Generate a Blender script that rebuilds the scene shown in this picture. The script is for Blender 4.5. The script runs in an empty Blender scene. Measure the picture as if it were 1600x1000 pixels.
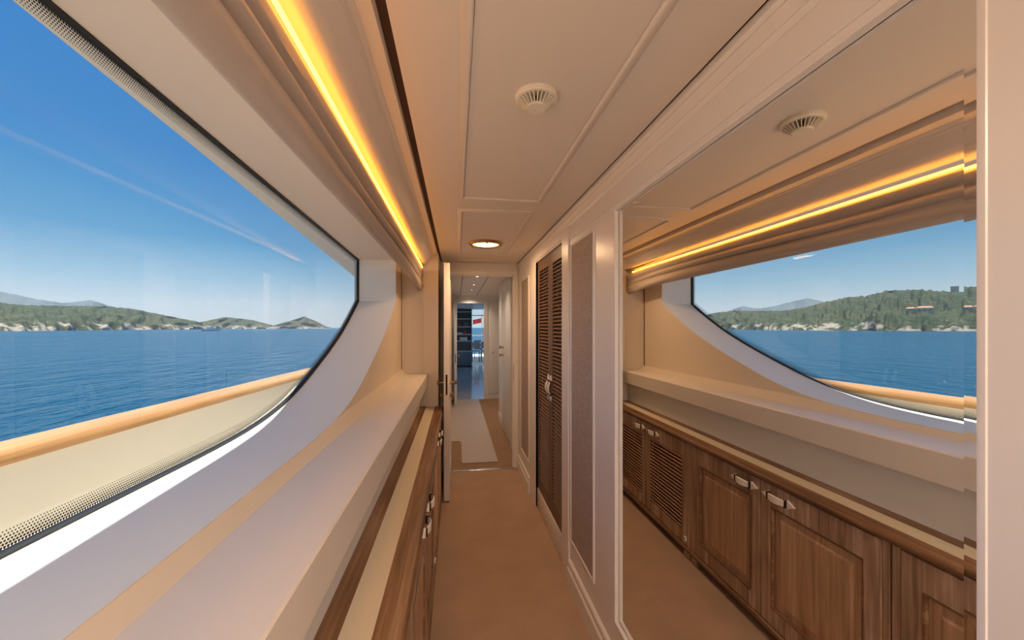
import bpy, bmesh, math, random
from mathutils import Vector, Matrix, noise
random.seed(7)
S = bpy.context.scene
COL = S.collection
H = 1.38                      # eye height above the carpet; x right, y along the corridor, z up

# ------------------------------------------------------------------ camera
cam_d = bpy.data.cameras.new('camera'); cam = bpy.data.objects.new('camera', cam_d); COL.objects.link(cam)
cam_d.sensor_width = 36; cam_d.lens = 36*590/1600; cam_d.shift_y = 12/1600
cam_d.clip_start = 0.02; cam_d.clip_end = 60000
cam.location = (0, 0, H); cam.rotation_euler = (math.pi/2, 0, -math.atan(87/590))
S.camera = cam

# ------------------------------------------------------------------ sky, sun, exposure
W = bpy.data.worlds.new('sky'); S.world = W; W.use_nodes = True
nt = W.node_tree; nt.nodes.clear()
o_ = nt.nodes.new('ShaderNodeOutputWorld'); b_ = nt.nodes.new('ShaderNodeBackground')
tc = nt.nodes.new('ShaderNodeTexCoord'); sx = nt.nodes.new('ShaderNodeSeparateXYZ'); rp = nt.nodes.new('ShaderNodeValToRGB')
nt.links.new(tc.outputs['Generated'], sx.inputs[0]); nt.links.new(sx.outputs['Z'], rp.inputs[0])
nt.links.new(rp.outputs[0], b_.inputs[0]); nt.links.new(b_.outputs[0], o_.inputs[0])
ramp = [(0.0,(.56,.66,.72)),(.05,(.46,.61,.72)),(.10,(.27,.50,.69)),(.18,(.072,.32,.60)),(.33,(.022,.225,.58)),(.55,(.02,.20,.57)),(1.0,(.02,.13,.42))]
els = rp.color_ramp.elements
while len(els) < len(ramp): els.new(.5)
for e, (p, c) in zip(els, ramp): e.position = p; e.color = (*c, 1)
b_.inputs['Strength'].default_value = 1.0
sun_d = bpy.data.lights.new('sun', 'SUN'); sun = bpy.data.objects.new('sun', sun_d); COL.objects.link(sun)
sun_d.energy = 9.5; sun_d.angle = math.radians(.6); sun_d.color = (1, .95, .86)
sun.rotation_euler = Vector((.365, -.10, -1)).to_track_quat('-Z', 'Y').to_euler()
S.view_settings.view_transform = 'Standard'; S.view_settings.look = 'None'
S.view_settings.exposure = 0.12; S.view_settings.gamma = 1.0; S.view_settings.use_curve_mapping = False
LAMP_FILL = (1.0, .80, .63)
LAMP_FRONT = (1.0, .60, .32)
LAMP_POWER = 15.0            # unseen fill lamps added over the viewer; the one before the doorway is dimmed

# ------------------------------------------------------------------ helpers
def tag(o, label=None, cat=None, group=None, kind=None):
    if label: o['label'] = label
    if cat: o['category'] = cat
    if group: o['group'] = group
    if kind: o['kind'] = kind
    return o
def link(name, me, mat=None, parent=None):
    o = bpy.data.objects.new(name, me); COL.objects.link(o)
    if mat is not None and me is not None and not me.materials: me.materials.append(mat)
    if parent is not None: adopt(o, parent)
    return o
def wmat(o):
    m = Matrix.LocRotScale(o.location, o.rotation_euler, o.scale)
    if o.parent is not None: m = wmat(o.parent) @ o.matrix_parent_inverse @ m
    return m
def adopt(o, parent):
    o.parent = parent; o.matrix_parent_inverse = wmat(parent).inverted()
def empty(name, loc):
    o = bpy.data.objects.new(name, None); COL.objects.link(o); o.location = loc; o.empty_display_size = .05
    return o
def mesh(name, v, f, mat=None, parent=None, smooth=None):
    me = bpy.data.meshes.new(name); me.from_pydata([tuple(p) for p in v], [], f)
    bm = bmesh.new(); bm.from_mesh(me); bmesh.ops.recalc_face_normals(bm, faces=bm.faces); bm.to_mesh(me); bm.free()
    if smooth is not None: shade(me, smooth)
    return link(name, me, mat, parent)
def shade(me, deg=35):
    for p in me.polygons: p.use_smooth = True
    me.set_sharp_from_angle(angle=math.radians(deg))
def box_me(name, x0, x1, y0, y1, z0, z1, bev=0, seg=2):
    bm = bmesh.new(); bmesh.ops.create_cube(bm, size=1)
    for v in bm.verts:
        v.co = Vector((x0+(v.co.x+.5)*(x1-x0), y0+(v.co.y+.5)*(y1-y0), z0+(v.co.z+.5)*(z1-z0)))
    if bev: bmesh.ops.bevel(bm, geom=bm.edges[:], offset=bev, segments=seg, affect='EDGES', profile=.5)
    me = bpy.data.meshes.new(name); bm.to_mesh(me); bm.free()
    if bev: shade(me, 40)
    return me
def box(name, x0, x1, y0, y1, z0, z1, mat=None, parent=None, bev=0, seg=2):
    return link(name, box_me(name, x0, x1, y0, y1, z0, z1, bev, seg), mat, parent)
def boxes(name, L, mat=None, parent=None, bev=0):
    bm = bmesh.new()
    for (x0, x1, y0, y1, z0, z1) in L:
        r = bmesh.ops.create_cube(bm, size=1)
        for v in r['verts']:
            v.co = Vector((x0+(v.co.x+.5)*(x1-x0), y0+(v.co.y+.5)*(y1-y0), z0+(v.co.z+.5)*(z1-z0)))
        if bev:
            es = list({e for v in r['verts'] for e in v.link_edges})
            bmesh.ops.bevel(bm, geom=es, offset=bev, segments=1, affect='EDGES')
    me = bpy.data.meshes.new(name); bm.to_mesh(me); bm.free()
    return link(name, me, mat, parent)
def prism(name, pts, a, b, axis='y', mat=None, parent=None, smooth=None, caps=True, closed=True):
    """extrude a 2-D outline along an axis: axis y -> pts are (x,z), axis x -> (y,z), axis z -> (x,y)"""
    def P(p, t):
        return (p[0], t, p[1]) if axis == 'y' else (t, p[0], p[1]) if axis == 'x' else (p[0], p[1], t)
    n = len(pts); v = [P(p, a) for p in pts]+[P(p, b) for p in pts]; f = []
    for i in range(n if closed else n-1):
        j = (i+1) % n; f.append((i, j, n+j, n+i))
    if caps and closed: f += [tuple(range(n))[::-1], tuple(range(n, 2*n))]
    return mesh(name, v, f, mat, parent, smooth)
def lathe_me(name, prof, seg=48, smooth=30):
    v = []; f = []; n = len(prof)
    for k in range(seg):
        a = 2*math.pi*k/seg
        for r, z in prof: v.append((r*math.cos(a), r*math.sin(a), z))
    for k in range(seg):
        for i in range(n-1):
            a, b = k*n+i, ((k+1) % seg)*n+i
            f.append((a, b, b+1, a+1))
    me = bpy.data.meshes.new(name); me.from_pydata(v, [], f)
    bm = bmesh.new(); bm.from_mesh(me); bmesh.ops.remove_doubles(bm, verts=bm.verts, dist=1e-6); bmesh.ops.recalc_face_normals(bm, faces=bm.faces); bm.to_mesh(me); bm.free()
    shade(me, smooth); return me
def tube_me(name, pts, r, seg=10, cap=True):
    pts = [Vector(p) for p in pts]; v = []; f = []; n = len(pts)
    for i, p in enumerate(pts):
        t = (pts[min(i+1, n-1)]-pts[max(i-1, 0)]).normalized()
        up = Vector((0, 0, 1)) if abs(t.z) < .9 else Vector((1, 0, 0))
        s = t.cross(up).normalized(); u = s.cross(t)
        rr = r[i] if isinstance(r, (list, tuple)) else r
        for k in range(seg):
            a = 2*math.pi*k/seg; v.append(p+s*math.cos(a)*rr+u*math.sin(a)*rr)
    for i in range(n-1):
        for k in range(seg):
            k2 = (k+1) % seg; f.append((i*seg+k, i*seg+k2, (i+1)*seg+k2, (i+1)*seg+k))
    if cap: f += [tuple(range(seg))[::-1], tuple(range((n-1)*seg, n*seg))]
    me = bpy.data.meshes.new(name); me.from_pydata([tuple(p) for p in v], [], f); shade(me, 50)
    return me
def tube(name, pts, r, mat=None, parent=None, seg=10): return link(name, tube_me(name, pts, r, seg), mat, parent)
def sweep(name, path, prof, mat=None, parent=None, closed=False, smooth=30):
    """rectangular mitred frame in the plane x = const: path (y,z) closed, prof (offset outward, x)"""
    n = len(path); v = []; f = []; m = len(prof)
    for i in range(n):
        p = Vector(path[i]); a = Vector(path[i-1]) if (closed or i) else None; b = Vector(path[(i+1) % n]) if (closed or i < n-1) else None
        d1 = (p-a).normalized() if a is not None else (b-p).normalized(); d2 = (b-p).normalized() if b is not None else d1
        n1 = Vector((d1.y, -d1.x)); n2 = Vector((d2.y, -d2.x)); mm = (n1+n2)
        mm = mm/ max(mm.length_squared/2, .2)
        for o, x in prof:
            q = p+mm*o; v.append((x, q.x, q.y))
    for i in range(n if closed else n-1):
        j = (i+1) % n
        for k in range(m-1): f.append((i*m+k, j*m+k, j*m+k+1, i*m+k+1))
    return mesh(name, v, f, mat, parent, smooth)
def copy_tree(o, parent=None):
    c = o.copy(); COL.objects.link(c)
    if parent is not None:
        c.parent = parent; c.matrix_parent_inverse = o.matrix_parent_inverse.copy()
    for ch in list(o.children): copy_tree(ch, c)
    return c

# ------------------------------------------------------------------ materials
def new_mat(name):
    m = bpy.data.materials.new(name); m.use_nodes = True
    return m, m.node_tree, m.node_tree.nodes['Principled BSDF']
def plain(name, col, rough=.5, metal=0, spec=.5, bump=0, bscale=200, var=0, vscale=3, coat=0):
    m, t, b = new_mat(name)
    b.inputs['Base Color'].default_value = (*col, 1); b.inputs['Roughness'].default_value = rough
    b.inputs['Metallic'].default_value = metal; b.inputs['Specular IOR Level'].default_value = spec
    if coat: b.inputs['Coat Weight'].default_value = coat; b.inputs['Coat Roughness'].default_value = .08
    if bump or var:
        c = t.nodes.new('ShaderNodeTexCoord')
    if bump:
        n = t.nodes.new('ShaderNodeTexNoise'); n.inputs['Scale'].default_value = bscale; n.inputs['Detail'].default_value = 3
        t.links.new(c.outputs['Object'], n.inputs['Vector'])
        bp = t.nodes.new('ShaderNodeBump'); bp.inputs['Strength'].default_value = bump; bp.inputs['Distance'].default_value = .002
        t.links.new(n.outputs[0], bp.inputs['Height']); t.links.new(bp.outputs[0], b.inputs['Normal'])
    if var:
        n = t.nodes.new('ShaderNodeTexNoise'); n.inputs['Scale'].default_value = vscale; n.inputs['Detail'].default_value = 4
        t.links.new(c.outputs['Object'], n.inputs['Vector'])
        r = t.nodes.new('ShaderNodeValToRGB')
        r.color_ramp.elements[0].position = .3; r.color_ramp.elements[1].position = .7
        r.color_ramp.elements[0].color = (*[k*(1-var) for k in col], 1); r.color_ramp.elements[1].color = (*[min(1, k*(1+var)) for k in col], 1)
        t.links.new(n.outputs[0], r.inputs[0]); t.links.new(r.outputs[0], b.inputs['Base Color'])
    return m
def wood(name, dark, mid, pale, grain='y', rough=.42, sc=1.0):
    m, t, b = new_mat(name)
    c = t.nodes.new('ShaderNodeTexCoord'); mp = t.nodes.new('ShaderNodeMapping')
    s = [70*sc, 70*sc, 70*sc]; s['xyz'.index(grain)] = 2.2*sc
    mp.inputs['Scale'].default_value = s; t.links.new(c.outputs['Object'], mp.inputs[0])
    n = t.nodes.new('ShaderNodeTexNoise'); n.inputs['Scale'].default_value = 1; n.inputs['Detail'].default_value = 5; n.inputs['Roughness'].default_value = .65; n.inputs['Distortion'].default_value = .6
    t.links.new(mp.outputs[0], n.inputs['Vector'])
    mp2 = t.nodes.new('ShaderNodeMapping'); s2 = [9*sc]*3; s2['xyz'.index(grain)] = 1.1*sc
    mp2.inputs['Scale'].default_value = s2; t.links.new(c.outputs['Object'], mp2.inputs[0])
    n2 = t.nodes.new('ShaderNodeTexNoise'); n2.inputs['Scale'].default_value = 1; n2.inputs['Detail'].default_value = 2; n2.inputs['Distortion'].default_value = 1.5
    t.links.new(mp2.outputs[0], n2.inputs['Vector'])
    mx = t.nodes.new('ShaderNodeMath'); mx.operation = 'MULTIPLY_ADD'; mx.inputs[1].default_value = .55
    sb = t.nodes.new('ShaderNodeMath'); sb.operation = 'MULTIPLY'; sb.inputs[1].default_value = .45
    t.links.new(n2.outputs[0], sb.inputs[0]); t.links.new(n.outputs[0], mx.inputs[0]); t.links.new(sb.outputs[0], mx.inputs[2])
    r = t.nodes.new('ShaderNodeValToRGB'); e = r.color_ramp.elements
    e[0].position = .36; e[0].color = (*dark, 1); e[1].position = .68; e[1].color = (*pale, 1)
    k = e.new(.52); k.color = (*mid, 1)
    t.links.new(mx.outputs[0], r.inputs[0]); t.links.new(r.outputs[0], b.inputs['Base Color'])
    b.inputs['Roughness'].default_value = rough
    bp = t.nodes.new('ShaderNodeBump'); bp.inputs['Strength'].default_value = .25; bp.inputs['Distance'].default_value = .001
    t.links.new(n.outputs[0], bp.inputs['Height']); t.links.new(bp.outputs[0], b.inputs['Normal'])
    return m
def emit(name, col, st):
    m, t, b = new_mat(name); b.inputs['Base Color'].default_value = (*col, 1)
    b.inputs['Emission Color'].default_value = (*col, 1); b.inputs['Emission Strength'].default_value = st
    return m

M = {}
M['paint'] = plain('cream_paint', (.82, .77, .72), .30, bump=.02, bscale=60)
M['ceil'] = plain('ceiling_paint', (.78, .70, .62), .42, bump=.02, bscale=60)
M['sill'] = plain('window_reveal_paint', (.87, .89, .86), .45)
M['ledge'] = plain('ledge_paint', (.82, .77, .70), .38)
M['niche'] = plain('niche_lit_paint', (.78, .69, .57), .5)  # orange glow on the far niche is put into this colour
M['counter_cream'] = plain('cream_inlay', (.74, .66, .50), .35)
M['wood_y'] = wood('oak_lengthwise', (.12, .058, .027), (.24, .12, .055), (.42, .27, .17), 'y')
M['wood_z'] = wood('limed_oak_upright', (.20, .115, .066), (.42, .27, .175), (.72, .56, .43), 'z')
M['wood_p'] = wood('oak_panel', (.34, .19, .105), (.52, .32, .185), (.68, .47, .31), 'z')
M['toe_shade'] = plain('oak_shadow_gap', (.03, .018, .010), .8)
M['slat'] = wood('oak_slat', (.30, .165, .085), (.50, .30, .17), (.70, .48, .33), 'y')
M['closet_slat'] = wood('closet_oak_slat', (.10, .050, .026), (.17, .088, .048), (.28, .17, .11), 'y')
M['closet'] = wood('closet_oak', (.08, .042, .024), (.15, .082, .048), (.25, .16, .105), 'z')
M['teak'] = wood('varnished_teak', (.42, .20, .070), (.56, .30, .115), (.66, .39, .17), 'y', rough=.3, sc=.5)
M['fabric'] = None
M['blind'] = plain('blind_fabric', (.50, .43, .38), .9, bump=.25, bscale=600)
M['ivory'] = plain('ivory_pewter', (.88, .82, .72), .4)
M['bronze'] = plain('dark_bronze', (.045, .03, .02), .4, metal=.6)
M['brass'] = plain('aged_brass', (.42, .27, .11), .3, metal=.9)
M['chrome'] = plain('satin_steel', (.6, .56, .52), .25, metal=1)
M['plastic'] = plain('ivory_plastic', (.80, .74, .62), .4)
M['black'] = plain('black_rubber', (.012, .014, .018), .5)
M['gap'] = plain('shadow_gap_brown', (.10, .045, .018), .7)
M['hull'] = plain('cream_gelcoat', (.82, .76, .65), .35)
M['over'] = plain('overhang_paint', (.88, .78, .66), .4)
M['deckfloor'] = plain('pale_deck', (.86, .77, .65), .6, var=.06, vscale=2)
M['led'] = emit('led_glow', (1.0, .38, .03), 13.0)
M['lens'] = emit('lamp_lens', (1.0, .78, .42), 3.2)
M['spot'] = emit('spot_lens', (1.0, .95, .85), 6.0)
M['mirror'] = plain('mirror_silver', (.86, .86, .84), 0.0, metal=1)
M['runner'] = plain('carpet_runner', (.52, .42, .34), .35, bump=.15, bscale=50)
M['glossfloor'] = plain('polished_floor', (.50, .48, .49), .13, var=.08, vscale=1.2)
M['cooldark'] = plain('grey_lacquer', (.16, .16, .175), .3)
M['shelf'] = plain('pale_shelf', (.45, .44, .43), .4)
M['red'] = plain('red_cloth', (.75, .03, .04), .7)
M['white'] = plain('white_gelcoat', (.85, .85, .85), .4)
M['walls2'] = plain('off_white_lacquer', (.72, .70, .68), .35)
M['roofclay'] = plain('terracotta', (.52, .24, .12), .8)
M['villa'] = plain('sand_render', (.62, .50, .38), .9)

def carpet(name, a, b_col, sc):
    m, t, b = new_mat(name); c = t.nodes.new('ShaderNodeTexCoord')
    n = t.nodes.new('ShaderNodeTexNoise'); n.inputs['Scale'].default_value = sc; n.inputs['Detail'].default_value = 4; n.inputs['Roughness'].default_value = .7
    n2 = t.nodes.new('ShaderNodeTexNoise'); n2.inputs['Scale'].default_value = 5; n2.inputs['Detail'].default_value = 3
    t.links.new(c.outputs['Object'], n.inputs['Vector']); t.links.new(c.outputs['Object'], n2.inputs['Vector'])
    mx = t.nodes.new('ShaderNodeMath'); mx.operation = 'MULTIPLY_ADD'; mx.inputs[1].default_value = .75
    sb = t.nodes.new('ShaderNodeMath'); sb.operation = 'MULTIPLY'; sb.inputs[1].default_value = .25
    t.links.new(n2.outputs[0], sb.inputs[0]); t.links.new(n.outputs[0], mx.inputs[0]); t.links.new(sb.outputs[0], mx.inputs[2])
    r = t.nodes.new('ShaderNodeValToRGB'); e = r.color_ramp.elements
    e[0].position = .35; e[0].color = (*a, 1); e[1].position = .65; e[1].color = (*b_col, 1)
    t.links.new(mx.outputs[0], r.inputs[0]); t.links.new(r.outputs[0], b.inputs['Base Color'])
    b.inputs['Roughness'].default_value = .95; b.inputs['Specular IOR Level'].default_value = .1
    bp = t.nodes.new('ShaderNodeBump'); bp.inputs['Strength'].default_value = .5; bp.inputs['Distance'].default_value = .004
    t.links.new(n.outputs[0], bp.inputs['Height']); t.links.new(bp.outputs[0], b.inputs['Normal'])
    return m
M['carpet'] = carpet('beige_carpet', (.38, .255, .17), (.54, .375, .26), 220)
M['carpet2'] = carpet('tan_carpet', (.30, .185, .11), (.38, .24, .15), 220)

def weave():
    m, t, b = new_mat('woven_wallcovering'); c = t.nodes.new('ShaderNodeTexCoord'); hs = []
    for s in ((1, 25, 420), (1, 420, 25)):
        mp = t.nodes.new('ShaderNodeMapping'); mp.inputs['Scale'].default_value = s; t.links.new(c.outputs['Object'], mp.inputs[0])
        n = t.nodes.new('ShaderNodeTexNoise'); n.inputs['Scale'].default_value = 1; n.inputs['Detail'].default_value = 3; t.links.new(mp.outputs[0], n.inputs['Vector']); hs.append(n)
    a = t.nodes.new('ShaderNodeMath'); a.operation = 'ADD'; t.links.new(hs[0].outputs[0], a.inputs[0]); t.links.new(hs[1].outputs[0], a.inputs[1])
    r = t.nodes.new('ShaderNodeValToRGB'); e = r.color_ramp.elements
    mr = t.nodes.new('ShaderNodeMath'); mr.operation = 'MULTIPLY'; mr.inputs[1].default_value = .5; t.links.new(a.outputs[0], mr.inputs[0])
    e[0].position = .38; e[0].color = (.33, .26, .215, 1); e[1].position = .62; e[1].color = (.50, .41, .35, 1)
    t.links.new(mr.outputs[0], r.inputs[0]); t.links.new(r.outputs[0], b.inputs['Base Color']); b.inputs['Roughness'].default_value = .85
    bp = t.nodes.new('ShaderNodeBump'); bp.inputs['Strength'].default_value = .4; bp.inputs['Distance'].default_value = .002
    t.links.new(mr.outputs[0], bp.inputs['Height']); t.links.new(bp.outputs[0], b.inputs['Normal'])
    return m
M['fabric'] = weave()

def glass_mat():
    m = bpy.data.materials.new('window_glass'); m.use_nodes = True; t = m.node_tree; t.nodes.clear()
    o = t.nodes.new('ShaderNodeOutputMaterial'); tr = t.nodes.new('ShaderNodeBsdfTransparent'); gl = t.nodes.new('ShaderNodeBsdfGlossy'); mx = t.nodes.new('ShaderNodeMixShader')
    fr = t.nodes.new('ShaderNodeFresnel'); fr.inputs['IOR'].default_value = 1.38; gl.inputs['Roughness'].default_value = 0; tr.inputs[0].default_value = (.93, .965, .975, 1)
    t.links.new(fr.outputs[0], mx.inputs[0]); t.links.new(tr.outputs[0], mx.inputs[1]); t.links.new(gl.outputs[0], mx.inputs[2]); t.links.new(mx.outputs[0], o.inputs[0])
    return m
M['glass'] = glass_mat()
def frit_mat():
    m = bpy.data.materials.new('dotted_frit'); m.use_nodes = True; t = m.node_tree; t.nodes.clear(); N = t.nodes; L = t.links
    o = N.new('ShaderNodeOutputMaterial'); tr = N.new('ShaderNodeBsdfTransparent'); df = N.new('ShaderNodeBsdfDiffuse'); df.inputs[0].default_value = (.06, .05, .045, 1); mx = N.new('ShaderNodeMixShader')
    uv = N.new('ShaderNodeUVMap'); s = N.new('ShaderNodeSeparateXYZ'); L.new(uv.outputs[0], s.inputs[0])
    def M1(op, a, b=None):
        n = N.new('ShaderNodeMath'); n.operation = op
        for i, x in enumerate((a, b)):
            if x is None: continue
            if isinstance(x, (int, float)): n.inputs[i].default_value = x
            else: L.new(x, n.inputs[i])
        return n.outputs[0]
    P = .0052
    u = M1('DIVIDE', s.outputs[0], P); v = M1('DIVIDE', s.outputs[1], P)
    row = M1('FLOOR', v); off = M1('MULTIPLY', M1('MODULO', row, 2.0), .5)
    fu = M1('SUBTRACT', M1('FRACT', M1('ADD', u, off)), .5); fv = M1('SUBTRACT', M1('FRACT', v), .5)
    d = M1('SQRT', M1('ADD', M1('MULTIPLY', fu, fu), M1('MULTIPLY', fv, fv)))
    rad = M1('SUBTRACT', .46, M1('MULTIPLY', s.outputs[1], 8.0))       # dots shrink away from the gasket
    L.new(M1('LESS_THAN', d, rad), mx.inputs[0]); L.new(tr.outputs[0], mx.inputs[1]); L.new(df.outputs[0], mx.inputs[2]); L.new(mx.outputs[0], o.inputs[0])
    return m
M['frit'] = frit_mat()

def zz(z): return z+H
FL, CE = 0.0, H+.627           # carpet and ceiling

# ------------------------------------------------------------------ corridor shell
Y0, YE = -2.1, 3.68            # behind the viewer / doorway wall
tag(box('floor', -.45, .66, Y0, YE-.02, -.06, FL, M['carpet']), 'beige carpet covering the corridor floor between cabinets and mirror', 'floor', kind='structure')
ceil = box('ceiling', -.134, .588, Y0, YE, CE, CE+.05, M['ceil']); tag(ceil, 'cream panelled corridor ceiling with slim raised mouldings', 'ceiling', kind='structure')
def ceil_panel(x0, x1, y0, y1):
    p = box('ceiling_panel', x0, x1, y0, y1, CE-.003, CE+.002, M['ceil'], ceil, bev=.0012, seg=1)
    prof = [(0, 0), (.001, -.006), (.005, -.011), (.010, -.012), (.015, -.010), (.022, -.005), (.027, -.003), (.028, 0)]
    rect = [(x0, y0), (x1, y0), (x1, y1), (x0, y1)]
    v = []; f = []; m = len(prof)
    for i, (px, py) in enumerate(rect):
        ox = -1 if px == x0 else 1; oy = -1 if py == y0 else 1
        for o, z in prof: v.append((px+ox*o, py+oy*o, CE+z))
    for i in range(4):
        for k in range(m-1): f.append((i*m+k, ((i+1) % 4)*m+k, ((i+1) % 4)*m+k+1, i*m+k+1))
    mesh('panel_moulding', v, f, M['ceil'], ceil, smooth=50)
ceil_panel(.035, .392, -1.9, 1.815)
ceil_panel(.035, .392, 2.03, 3.50)
box('ceiling_edge_gap', -.157, -.134, Y0, YE, CE+.012, CE+.05, M['gap'], ceil)
box('ceiling_edge_gap', .588, .64, Y0, YE, CE+.006, CE+.05, M['gap'], ceil)
tag(box('wall_back', -.8, .7, Y0-.05, Y0, 0, CE+.05, M['paint']), 'cream wall closing the corridor behind the viewer', 'wall', kind='structure')

# right wall: everything on the plane x = .608
XR = .608
wr = boxes('wall_right', [
    (XR, .70, Y0, .36, 0, zz(.60)), (XR, .70, .36, 1.39, 0, zz(-1.14)), (XR, .70, .36, 1.39, zz(.455), zz(.60)),
    (XR, .70, 1.39, 2.07, 0, zz(.60)), (XR, .70, 2.07, 2.86, zz(.50), zz(.60)), (XR, .70, 2.86, YE, 0, zz(.60)),
    (.66, .70, .36, 1.39, zz(-1.14), zz(.455)), (.70, .72, 2.07, 2.86, 0, zz(.60)), (.60, .72, Y0, YE, zz(.60), CE+.05)], M['paint'])
tag(wr, 'cream lacquered corridor wall holding the mirror and woven panels', 'wall', kind='structure')
crown = [(.64, CE+.004), (.596, CE+.004), (.594, zz(.612)), (.600, zz(.604)), (.597, zz(.596)), (.602, zz(.588)), (.606, zz(.570)), (.601, zz(.563)), (.604, zz(.556)), (XR-.001, zz(.55)), (.64, zz(.55))]
prism('crown_moulding', crown, Y0, YE, 'y', M['paint'], wr, smooth=25)
prism('frieze_bead', [(XR+.01, zz(.482)), (XR-.003, zz(.480)), (XR-.003, zz(.474)), (XR+.01, zz(.472))], Y0, 1.97, 'y', M['paint'], wr)
# casings of the closet
for (a, b, x) in ((1.975, 2.105, .598), (2.86, 3.08, .604)):
    pts = [(XR+.03, a), (x+.004, a), (x, a+.005), (x, b-.005), (x+.004, b), (XR+.03, b)]
    prism('closet_casing', pts, 0, zz(.549), 'z', M['paint'], wr)
prism('closet_header', [(XR+.02, zz(.549)), (.602, zz(.549)), (.602, zz(.508)), (XR+.02, zz(.500))], 2.105, 2.86, 'y', M['paint'], wr)
box('closet_plinth', .618, .66, 2.07, 2.86, 0, zz(-1.235), M['paint'], wr, bev=.003)
box('closet_jamb', XR, .70, 2.05, 2.07, 0, zz(.50), M['paint'], wr)
# woven panels with mouldings
def panel_frame(y0, y1, z0, z1, x=XR):
    prof = [(-.001, x+.002), (.000, x-.004), (.004, x-.007), (.008, x-.004), (.011, x-.006), (.014, x-.002), (.015, x+.002)]
    sweep('panel_moulding', [(y0, z0), (y1, z0), (y1, z1), (y0, z1)], prof, M['paint'], wr, closed=True, smooth=40)
for (y0, y1) in ((1.618, 1.938), (3.14, 3.50)):
    box('woven_panel', XR-.002, XR+.01, y0, y1, zz(-1.125), zz(.43), M['fabric'], wr)
    panel_frame(y0, y1, zz(-1.125), zz(.43))
base = [(XR+.02, 0), (.590, 0), (.590, .085), (.594, .092), (.597, .094), (.597, .118), (.594, .122), (.598, .130), (XR, .137), (XR+.02, .137)]
prism('baseboard_moulding', base, Y0, 1.975, 'y', M['paint'], wr, smooth=25)
prism('baseboard_moulding', base, 3.08, YE, 'y', M['paint'], wr, smooth=25)

# ------------------------------------------------------------------ left side: window wall, ledge, cornice
ztop = lambda y: .609-.035*y
XG, XI = -.718, -.450
far = [(2.935, .197), (2.80, .115), (2.66, .037), (2.50, -.043), (2.30, -.128), (2.10, -.203), (1.90, -.272), (1.75, -.313), (1.60, -.341), (1.45, -.357), (1.30, -.364), (1.15, -.366)]
def cr(P, n=6):
    out = []
    for i in range(len(P)-1):
        p0 = Vector(P[max(i-1, 0)]); p1 = Vector(P[i]); p2 = Vector(P[i+1]); p3 = Vector(P[min(i+2, len(P)-1)])
        for k in range(n):
            t = k/n
            out.append(tuple(.5*((2*p1)+(p2-p0)*t+(2*p0-5*p1+4*p2-p3)*t*t+(3*p1-p0-3*p2+p3)*t**3)))
    out.append(tuple(P[-1])); return out
curve_f = cr(far)
curve_n = [(1.2-y, z) for (y, z) in reversed(curve_f)]
low = curve_f+curve_n                                   # far end -> near end, lower outline
YN = low[-1][0]
outline = [(2.935, ztop(2.935))]+low+[(YN, ztop(YN))]    # open at the top line
# densify the top
ntop = 24
outline_top = [(YN+(2.935-YN)*k/ntop, ztop(YN+(2.935-YN)*k/ntop)) for k in range(1, ntop)]
ring = outline+outline_top
v = []; f = []
XL, ZL = -.405, -.385          # ledge back
def vv(x, y, z): v.append((x, y, zz(z))); return len(v)-1
# reveal (lower and both ends)
a = [vv(XG, y, z) for y, z in outline]; b = [vv(XI, y, z+(.006 if z < .19 else 0)) for y, z in outline]
for i in range(len(outline)-1): f.append((a[i], a[i+1], b[i+1], b[i]))
# wall face under the curve, then slanting to the ledge
c = [vv(XI, y, -.345 if z > -.32 else min(-.345, z+.003)) for y, z in low]; d = [vv(XL, y, ZL-.01) for y, z in low]
bl = b[1:-1]
for i in range(len(low)-1):
    f.append((bl[i], bl[i+1], c[i+1], c[i])); f.append((c[i], c[i+1], d[i+1], d[i]))
# wall face beyond both ends
def quad(p): f.append(tuple(vv(*q) for q in p))
for (ya, yb) in ((2.935, 3.30), (Y0, YN)):
    quad([(XI, ya, -.345), (XI, yb, -.345), (XI, yb, .60), (XI, ya, .60)])
    quad([(XI, ya, -.345), (XI, yb, -.345), (XL, yb, ZL-.01), (XL, ya, ZL-.01)])
# soffit
quad([(XG, YN, ztop(YN)), (XG, 2.935, ztop(2.935)), (-.27, 2.935, ztop(2.935)), (-.27, YN, ztop(YN))])
quad([(XI-.01, 2.935, ztop(2.935)), (XI-.01, 3.3, ztop(2.935)), (-.27, 3.3, ztop(2.935)), (-.27, 2.935, ztop(2.935))])
# lower wall behind the cabinets
quad([(-.299, Y0, -.45), (-.299, 3.245, -.45), (-.299, 3.245, -1.38), (-.299, Y0, -1.38)])
wl = mesh('wall_left', v, f, M['sill'], smooth=25)
wl.data.materials.append(M['niche']); wl.data.materials.append(M['ceil'])
for p_ in wl.data.polygons:
    xs = [wl.data.vertices[k].co.x for k in p_.vertices]
    if max(xs) > -.28: p_.material_index = 2
    elif min(xs) >= XI-1e-4 and max(xs) < -.39: p_.material_index = 1
tag(wl, 'white window wall with deep curved reveal above the ledge', 'wall', kind='structure')
# inner face tinted with the warm glow; thin dark joint near its far end
box('niche_joint', XI-.004, XI+.003, 3.225, 3.235, zz(ZL), zz(.5), M['gap'], wl)
# pilaster closing the niche and the wall where the door parks
endw = boxes('wall_end_niche', [(-.80, -.277, 3.245, 3.33, 0, CE), (-.277, -.15, 3.235, 3.33, 0, CE), (-.17, -.15, 3.33, YE, 0, CE)], M['niche'])
tag(endw, 'cream end wall closing the window niche beside the open door', 'wall', kind='structure')
box('corner_bead', -.279, -.271, 3.232, 3.236, zz(ZL), zz(.42), M['niche'], endw)
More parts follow.
